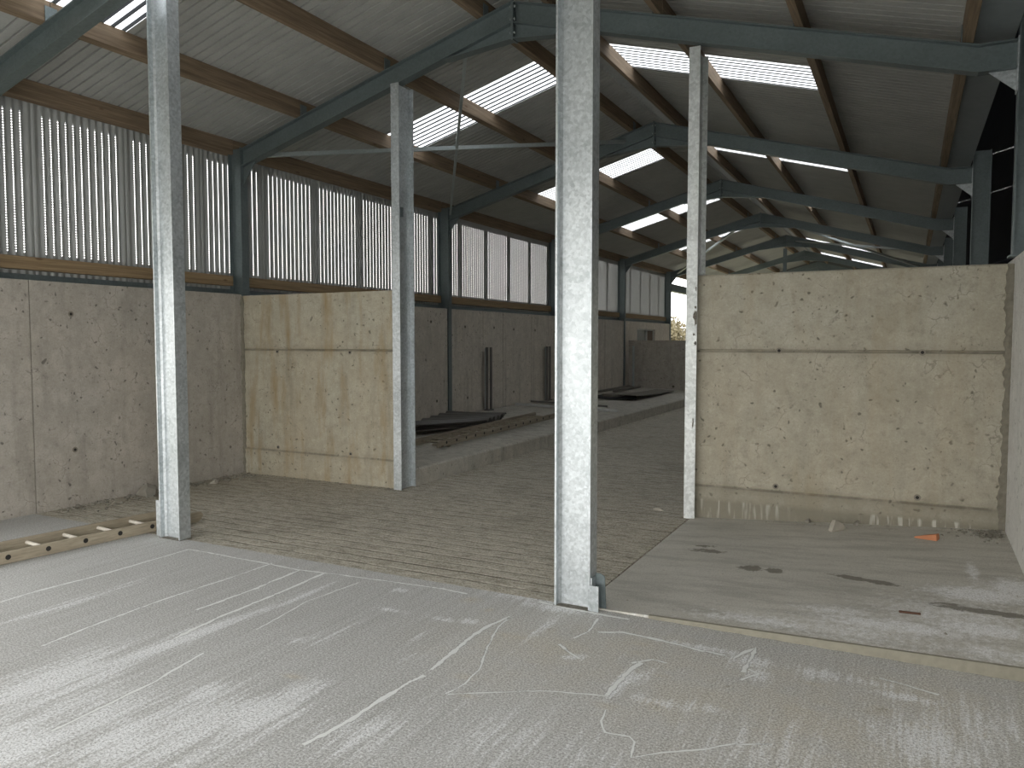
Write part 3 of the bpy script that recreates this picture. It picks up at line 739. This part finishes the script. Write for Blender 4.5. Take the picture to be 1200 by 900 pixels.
# ------------------------------------------------------------------ ladders
def ladder(root, A, B, width, depth, thick, spacing, first, mat, rungmat, side, hole=True):
    A = Vector(A); B = Vector(B); d = (B - A).normalized(); n = Vector((-d.y, d.x, 0)) * side
    up = Vector((0, 0, 1)); L = (B - A).length
    for k in (0, 1):
        o = n * (width * k); a = A + o; c = B + o
        b = MB()
        rr = n * thick
        # stile with one corner rounded at the far end
        prof = [(0, 0), (L - .05, 0), (L - .015, .02), (L, .05), (L, depth - .02), (L - .02, depth), (0, depth)]
        m = len(prof); vs = []
        for t in (0, 1):
            for (u, z) in prof: q = a + d * u + rr * t; vs.append((q.x, q.y, q.z + z))
        b.add(vs, [tuple(range(m)), tuple(range(2 * m - 1, m - 1, -1))] + [(j, j + m, (j + 1) % m + m, (j + 1) % m) for j in range(m)])
        b.build('stile', mat, root, bevel=.003)
    u = first
    while u < L - .08:
        p = A + d * u + up * (depth * .55)
        MB().tube(p + n * (thick + .0005), p + n * (width - .0005), .0145, 10).build('rung', rungmat, root)
        if hole: MB().tube(p - n * .0015, p + n * .002, .019, 12).build('rung_end', 'hole', root)  # dark disc painted as the shaded hollow of the rung
        u += spacing
z = .001
A = gz(0, 663); B = gz(238, 610.5); dd = (B - A).normalized(); A2 = A - dd * .9
hx = [gx_ for gx_ in (14, 58, 100, 140, 177)]
t0 = [((gz(px, py, .045)) - A2).dot(dd) for px, py in ((14, 655), (58, 643.5), (100, 634), (140, 625), (177, 617))]
sp = (t0[-1] - t0[0]) / 4
root = empty('ladder', (A2.x, A2.y, 0), 'long pale wooden ladder lying on the floor at the left, passing behind the left post', 'ladder')
ladder(root, (A2.x, A2.y, .002), (B.x, B.y, .002), .33, .085, .03, sp, t0[0] - sp * math.floor(t0[0] / sp), 'ladder', 'rung', 1)
zp = lambda x: .19 + (-4.82 - x) * (.095 / 2.33)
A = gz(514, 527, .215); B = gz(652, 491, .25)
root = empty('ladder', (A.x, A.y, .215), 'dark weathered ladder lying on the raised platform beside the kerb', 'ladder')
ladder(root, (A.x, A.y, .235), (B.x, B.y, .27), .38, .085, .032, .26, .2, 'oldladder', 'oldladder', 1)
MB().bar(A + Vector((-.25, .25, .02)), A + Vector((.0, .28, .02)), .04, .03).build('packing_batten', 'oldladder', root)

# ------------------------------------------------------------------ old roofing sheets on the platform
def corr_sheet(P, z, h, label, nrib=5, amp=.06, bend=.0, mat='sheetdark'):
    # P: four floor corners (far-left, far-right, near-right, near-left); ribs run left-right
    b = MB(); ny = nrib * 6; nx = 6; vs = []; fs = []
    a, c, d, e = [Vector((p[0], p[1], 0)) for p in P]
    for t in (0, -1):
        for i in range(ny + 1):
            v = i / ny
            for j in range(nx + 1):
                u = j / nx; q = a.lerp(c, u).lerp(e.lerp(d, u), v)
                vs.append((q.x, q.y, z + h * (1 - u) * v + amp * (.5 + .5 * math.sin(v * nrib * 2 * math.pi)) + bend * (u - .5) ** 2 + t * .004))
    N = (ny + 1) * (nx + 1)
    for i in range(ny):
        for j in range(nx):
            k = i * (nx + 1) + j; fs.append((k, k + 1, k + nx + 2, k + nx + 1)); fs.append((N + k, N + k + nx + 1, N + k + nx + 2, N + k + 1))
    for i in range(ny): 
        for j in (0, nx): k = i * (nx + 1) + j; fs.append((k, k + nx + 1, N + k + nx + 1, N + k))
    for j in range(nx):
        for i in (0, ny): k = i * (nx + 1) + j; fs.append((k, k + 1, N + k + 1, N + k))
    o = b.add(vs, fs).build('roofing_sheet', mat)
    return tag(o, label, 'roofing sheet', 'old corrugated sheets on the platform')
Q = [(-7.10, 11.3), (-6.05, 11.45), (-5.85, 10.4), (-6.22, 8.75)]
corr_sheet(Q, .275, .03, 'dark old corrugated sheet on the platform, bottom one of the stack')
Q2 = [(x + .03, y + .05) for x, y in Q]
corr_sheet(Q2, .325, .06, 'dark old corrugated sheet on the platform, topmost of the stack', bend=.04)
def bar(a, c, w, h, mat, name, label, cat, group=None):
    return tag(MB().bar(a, c, w, h).build(name, mat, bevel=.004), label, cat, group)
bar((-7.0, 13.75, .33), (-4.98, 14.1, .245), .06, .05, 'pipe', 'steel_tube', 'pale steel tube lying across the platform behind the right foreground post', 'tube')
bar((-7.02, 14.5, .33), (-5.4, 14.7, .27), .05, .04, 'sheetdark', 'steel_tube', 'dark steel tube lying across the platform, farther than the pale one', 'tube')
bar((-6.9, 16.6, .315), (-7.0, 20.8, .32), .07, .05, 'ply', 'timber_batten', 'long dark batten on the platform close to the left wall', 'batten', 'battens on the platform')
bar((-6.66, 18.6, .30), (-6.72, 20.9, .30), .07, .05, 'ply', 'timber_batten', 'long dark batten on the platform, farther out from the left wall', 'batten', 'battens on the platform')
# warped board, with a black sheet painted as the shade under it
b = MB(); vs = []; fs = []
Pb = [(-6.15, 20.6), (-5.55, 20.2), (-5.45, 16.9), (-6.0, 16.7)]
a_, c_, d_, e_ = [Vector((p[0], p[1], 0)) for p in Pb]
for t in (0, -.02):
    for i in range(9):
        for j in range(5):
            u, v = j / 4, i / 8; q = a_.lerp(c_, u).lerp(e_.lerp(d_, u), v); vs.append((q.x, q.y, .275 + .12 * v * v * (1 - .3 * u) + t))
N = 45
for i in range(8):
    for j in range(4): k = i * 5 + j; fs += [(k, k + 1, k + 6, k + 5), (N + k, N + k + 5, N + k + 6, N + k + 1)]
for j in range(4): fs += [(j, j + 1, N + j + 1, N + j), (40 + j, 41 + j, N + 41 + j, N + 40 + j)]
for i in range(8): fs += [(i * 5, i * 5 + 5, N + i * 5 + 5, N + i * 5), (i * 5 + 4, i * 5 + 9, N + i * 5 + 9, N + i * 5 + 4)]
tag(b.add(vs, fs).build('board', 'ply'), 'warped grey board lying at the far end of the platform with one end lifted', 'board')
b = MB().prism([(-6.75, 17.0), (-6.1, 16.6), (-5.5, 16.95), (-6.0, 18.3), (-6.6, 18.4)], .262, .278, 2)
tag(b.build('board_shade', 'black'), 'black sheet painted as shade under the lifted end of the grey board', 'mat')
b = MB().prism([(-6.5, 17.3), (-6.15, 17.1), (-6.0, 17.5), (-6.35, 17.75)], .279, .33, 2)
tag(b.build('offcut', 'ply', bevel=.005), 'small grey offcut lying on the black shade sheet', 'offcut')
# twin uprights standing by the left wall
for px, Y, lab in ((580, 12.75, 'nearer'), (641, 15.45, 'farther')):
    x = WL + .10; zb = zp(x) - .001
    root = empty('pipe_upright', (x, Y, zb), f'pair of slim steel pipes standing against the left wall, {lab} pair', 'upright', 'pipe uprights by the left wall')
    for dx, dy in ((0, -.075), (0, .075)): MB().tube((x, Y + dy, zb + .02), (x, Y + dy, 1.47), .026, 10).build('pipe', 'sheetdark', root)
    MB().box(x - .06, x - .05, Y - .06, Y + .06, zb + .02, 1.45).build('channel', 'strut', root)
    MB().box(x - .05, x + .05, Y - .1, Y + .1, zb, zb + .02).build('foot_plate', 'sheetdark', root)
x = WL + .09; zb = zp(x) - .001
root = empty('pipe_upright', (x, 20.9, zb), 'pale steel pipe standing in the corner of the end wall', 'upright')
MB().tube((x + .1, 21.05, zb + .02), (x + .1, 21.05, 1.45), .03, 10).build('pipe', 'strut', root); MB().box(x + .03, x + .17, 20.98, 21.12, zb, zb + .02).build('foot_plate', 'sheetdark', root)

# ------------------------------------------------------------------ rubble
def rock_mesh(seed, sx, sy, sz, sub=2, jag=.35, flat=.25):
    rnd = random.Random(seed); bm = bmesh.new(); bmesh.ops.create_icosphere(bm, subdivisions=sub, radius=1)
    dirs = [(Vector((rnd.uniform(-1, 1), rnd.uniform(-1, 1), rnd.uniform(-.6, 1))).normalized(), rnd.uniform(.35, .75)) for _ in range(12)]
    for v in bm.verts:
        for dv, k in dirs:
            t = v.co.dot(dv)
            if t > k: v.co -= dv * (t - k)
        v.co *= 1 + rnd.uniform(-.06, .06)
        v.co.x *= sx; v.co.y *= sy; v.co.z = max(v.co.z, -flat) * sz
    me = bpy.data.meshes.new('rock'); bm.to_mesh(me); bm.free(); return me
def rock(p, z, s, mat, seed, name, label, cat, group=None, parent=None):
    me = rock_mesh(seed, *s); me.materials.append(M[mat]); o = bpy.data.objects.new(name, me); COL.objects.link(o)
    o.location = (p[0], p[1], z + .25 * s[2] - .002); o.rotation_euler.z = random.Random(seed).uniform(0, 3)
    if parent: o.parent = parent
    return tag(o, label, cat, group)
def bayz(p): return float(bz(np.array(p[0]), np.array(p[1])))
def bayp(px, py):
    z = .05
    for _ in range(6): p = gz(px, py, z); z = bayz(p)
    return p, z
p, z = bayp(978, 622); rock(p, z, (.10, .08, .115), 'stone', 11, 'stone', 'pale fist-sized stone on the floor before the right partition wall', 'stone')
p, z = bayp(1004, 611); rock((p.x, min(p.y, PY - .05)), z, (.028, .028, .045), 'stonedark', 12, 'stone', 'small grey stone against the foot of the right partition, right of the pale stone', 'stone')
p, z = bayp(950, 607); rock((p.x, min(p.y, PY - .05)), z, (.035, .03, .04), 'stonedark', 13, 'stone', 'small grey stone against the foot of the right partition, left of the pale stone', 'stone')
p, z = bayp(1088, 632)
b = MB().add([(-.10, 0, .0), (.055, -.04, 0), (.075, .035, 0), (-.02, .03, 0), (-.095, .002, .012), (.05, -.035, .05), (.07, .03, .046), (-.01, .026, .03)],
             [(3, 2, 1, 0), (4, 5, 6, 7), (0, 1, 5, 4), (1, 2, 6, 5), (2, 3, 7, 6), (3, 0, 4, 7)])
o = b.build('brick_fragment', 'brick', bevel=.004); o.location = (p.x, p.y, z); tag(o, 'orange wedge-shaped brick fragment on the floor near the right corner', 'brick fragment')
p, z = bayp(1066, 720); o = MB().bar((-.055, 0, .008), (.055, .012, .008), .012, .012).build('stick', 'stick', bevel=.003); o.location = (p.x, p.y, z); tag(o, 'short dark reddish stick lying on the dusty right floor slab', 'stick')
p, z = bayp(1108, 743); rock(p, z, (.014, .011, .012), 'stonedark', 14, 'pebble', 'dark round pebble on the dusty right floor slab', 'pebble')
p = gz(770, 597); rock(p, -.004, (.08, .025, .02), 'stone', 15, 'stone', 'flat pale chip on the corridor floor left of the right partition post', 'stone')
p = gz(155, 574); rock((-6.98, 5.3), 0, (.16, .13, .11), 'stonedark', 16, 'rubble_lump', 'rounded grey rubble lump at the foot of the left wall, left of its neighbour', 'rubble')
rock((-6.97, 5.62), 0, (.12, .1, .14), 'stone', 17, 'rubble_lump', 'jagged pale rubble lump at the foot of the left wall, beside the left post', 'rubble')
rock((-6.9, 6.1), 0, (.07, .04, .045), 'stone', 18, 'rubble_lump', 'flat pale chip by the left wall, just right of the left post', 'rubble')
rock((-6.92, 4.93), 0, (.16, .06, .04), 'stone', 19, 'rubble_lump', 'long flat pale chip lying by the left wall, left of the larger lumps', 'rubble')
# crumbs nobody could count along the wall feet
def crumbs(name, gen, n, smin, smax, mat, label, seed, cat='debris'):
    rnd = random.Random(seed); b = MB(); base = rock_mesh(99, 1, 1, .7, 1); bv = [v.co.copy() for v in base.vertices]; bf = [tuple(q.vertices) for q in base.polygons]
    for _ in range(n):
        x, y, z = gen(rnd); s = rnd.uniform(smin, smax) * rnd.uniform(.5, 1); R_ = Matrix.Rotation(rnd.uniform(0, 6.3), 3, 'Z'); e = rnd.uniform(.6, 1.8)
        b.add([(R_ @ Vector((v.x * e, v.y, v.z))) * s + Vector((x, y, z + s * .12)) for v in bv], bf)
    return tag(b.build(name, mat, fix=False), label, cat, None, 'stuff')
crumbs('rubble_crumbs', lambda r: (WL + .03 + abs(r.gauss(0, .14)), r.uniform(4.4, 6.75), 0), 260, .008, .04, 'stonedark', 'loose crumbs of broken concrete along the foot of the left wall', 21)
crumbs('rubble_crumbs', lambda r: (r.uniform(WL + .05, -4.9), QY - .03 - abs(r.gauss(0, .03)), 0), 150, .005, .016, 'stonedark', 'dark crumbs along the foot of the left partition wall', 22)
def g3(r):
    x = WR - .04 - abs(r.gauss(0, .11)); y = PY - .05 - abs(r.gauss(0, .13)); return x, y, bayz((x, y))
crumbs('rubble_crumbs', g3, 170, .006, .028, 'stonedark', 'dark crumbs heaped in the corner right of the right partition wall', 23)
def g4(r):
    x = r.uniform(-1.6, WR - .05); y = PY - .03 - abs(r.gauss(0, .06)); return x, y, bayz((x, y))
crumbs('rubble_crumbs', g4, 200, .004, .016, 'stone', 'pale crumbs along the foot of the right partition wall', 24)
crumbs('rubble_crumbs', lambda r: (-4.77 + abs(r.gauss(0, .09)), r.uniform(7.2, 20), -.004), 420, .005, .022, 'stone', 'crumbs along the foot of the platform kerb', 25)
crumbs('rubble_crumbs', lambda r: (-7.0 + abs(r.gauss(0, .1)), QY - .12 - abs(r.gauss(0, .1)), 0), 60, .01, .03, 'stonedark', 'dark crumbs in the inner corner left of the left partition wall', 27)
def g5(r):
    x = r.uniform(-1.5, WR - .05); y = r.uniform(4.3, 6.8); return x, y, bayz((x, y))
crumbs('rubble_crumbs', g5, 110, .003, .009, 'stone', 'tiny grit scattered over the right floor slab', 26)
crumbs('rubble_crumbs', lambda r: (r.uniform(-4.6, -1.9), r.uniform(4.4, 14), -.004), 160, .004, .015, 'stonedark', 'tiny grit scattered over the corridor floor', 28)

# ------------------------------------------------------------------ outside
struct(MB().box(-60, 20, -30, -3.2, -.3, -.02).build('ground', 'yard'))
struct(MB().box(-60, -7.5, -3.2, 90, -.3, -.02).build('ground', 'grass'))
def bush(px_, y_, r, h, label, seed, group='bushes outside the far opening'):
    rnd = random.Random(seed); root = empty('bush', (px_, y_, 0), label, 'bush', group)
    b = MB()
    for k in range(5): b.tube((px_ + rnd.uniform(-.2, .2), y_ + rnd.uniform(-.2, .2), -.05), (px_ + rnd.uniform(-r, r) * .6, y_ + rnd.uniform(-r, r) * .6, h * .75), .05, 6, .015)
    b.build('stem', 'bark', root); b = MB()
    for k in range(2600):
        a = rnd.uniform(0, 6.28); q = r * math.sqrt(rnd.random()) * (1 - .2 * rnd.random()); z = rnd.uniform(.1, 1) ; z = h * z * math.sqrt(max(.05, 1 - (q / r) ** 2 * .6)); s = rnd.uniform(.05, .13)
        c = Vector((px_ + q * math.cos(a), y_ + q * math.sin(a), z)); u = Vector((rnd.gauss(0, 1), rnd.gauss(0, 1), rnd.gauss(0, 1))).normalized(); v = u.orthogonal().normalized()
        b.add([c - u * s, c + v * s * .5, c + u * s, c - v * s * .5], [(0, 1, 2, 3)])
    b.build('foliage', 'leaf', root, fix=False)
for i, (Y, X, r, h) in enumerate([(39, -10.9, 1.0, 2.5), (43.5, -12.0, 1.2, 3.0), (41.5, -9.3, 1.0, 2.8), (38.5, -13.0, 1.0, 2.3)]):
    bush(X, Y, r, h, ['olive brown bush outside the far opening, middle of the group', 'tall olive bush outside the far opening, farthest back', 'olive bush at the right edge of the far opening', 'low olive bush at the left edge of the far opening'][i], 40 + i)
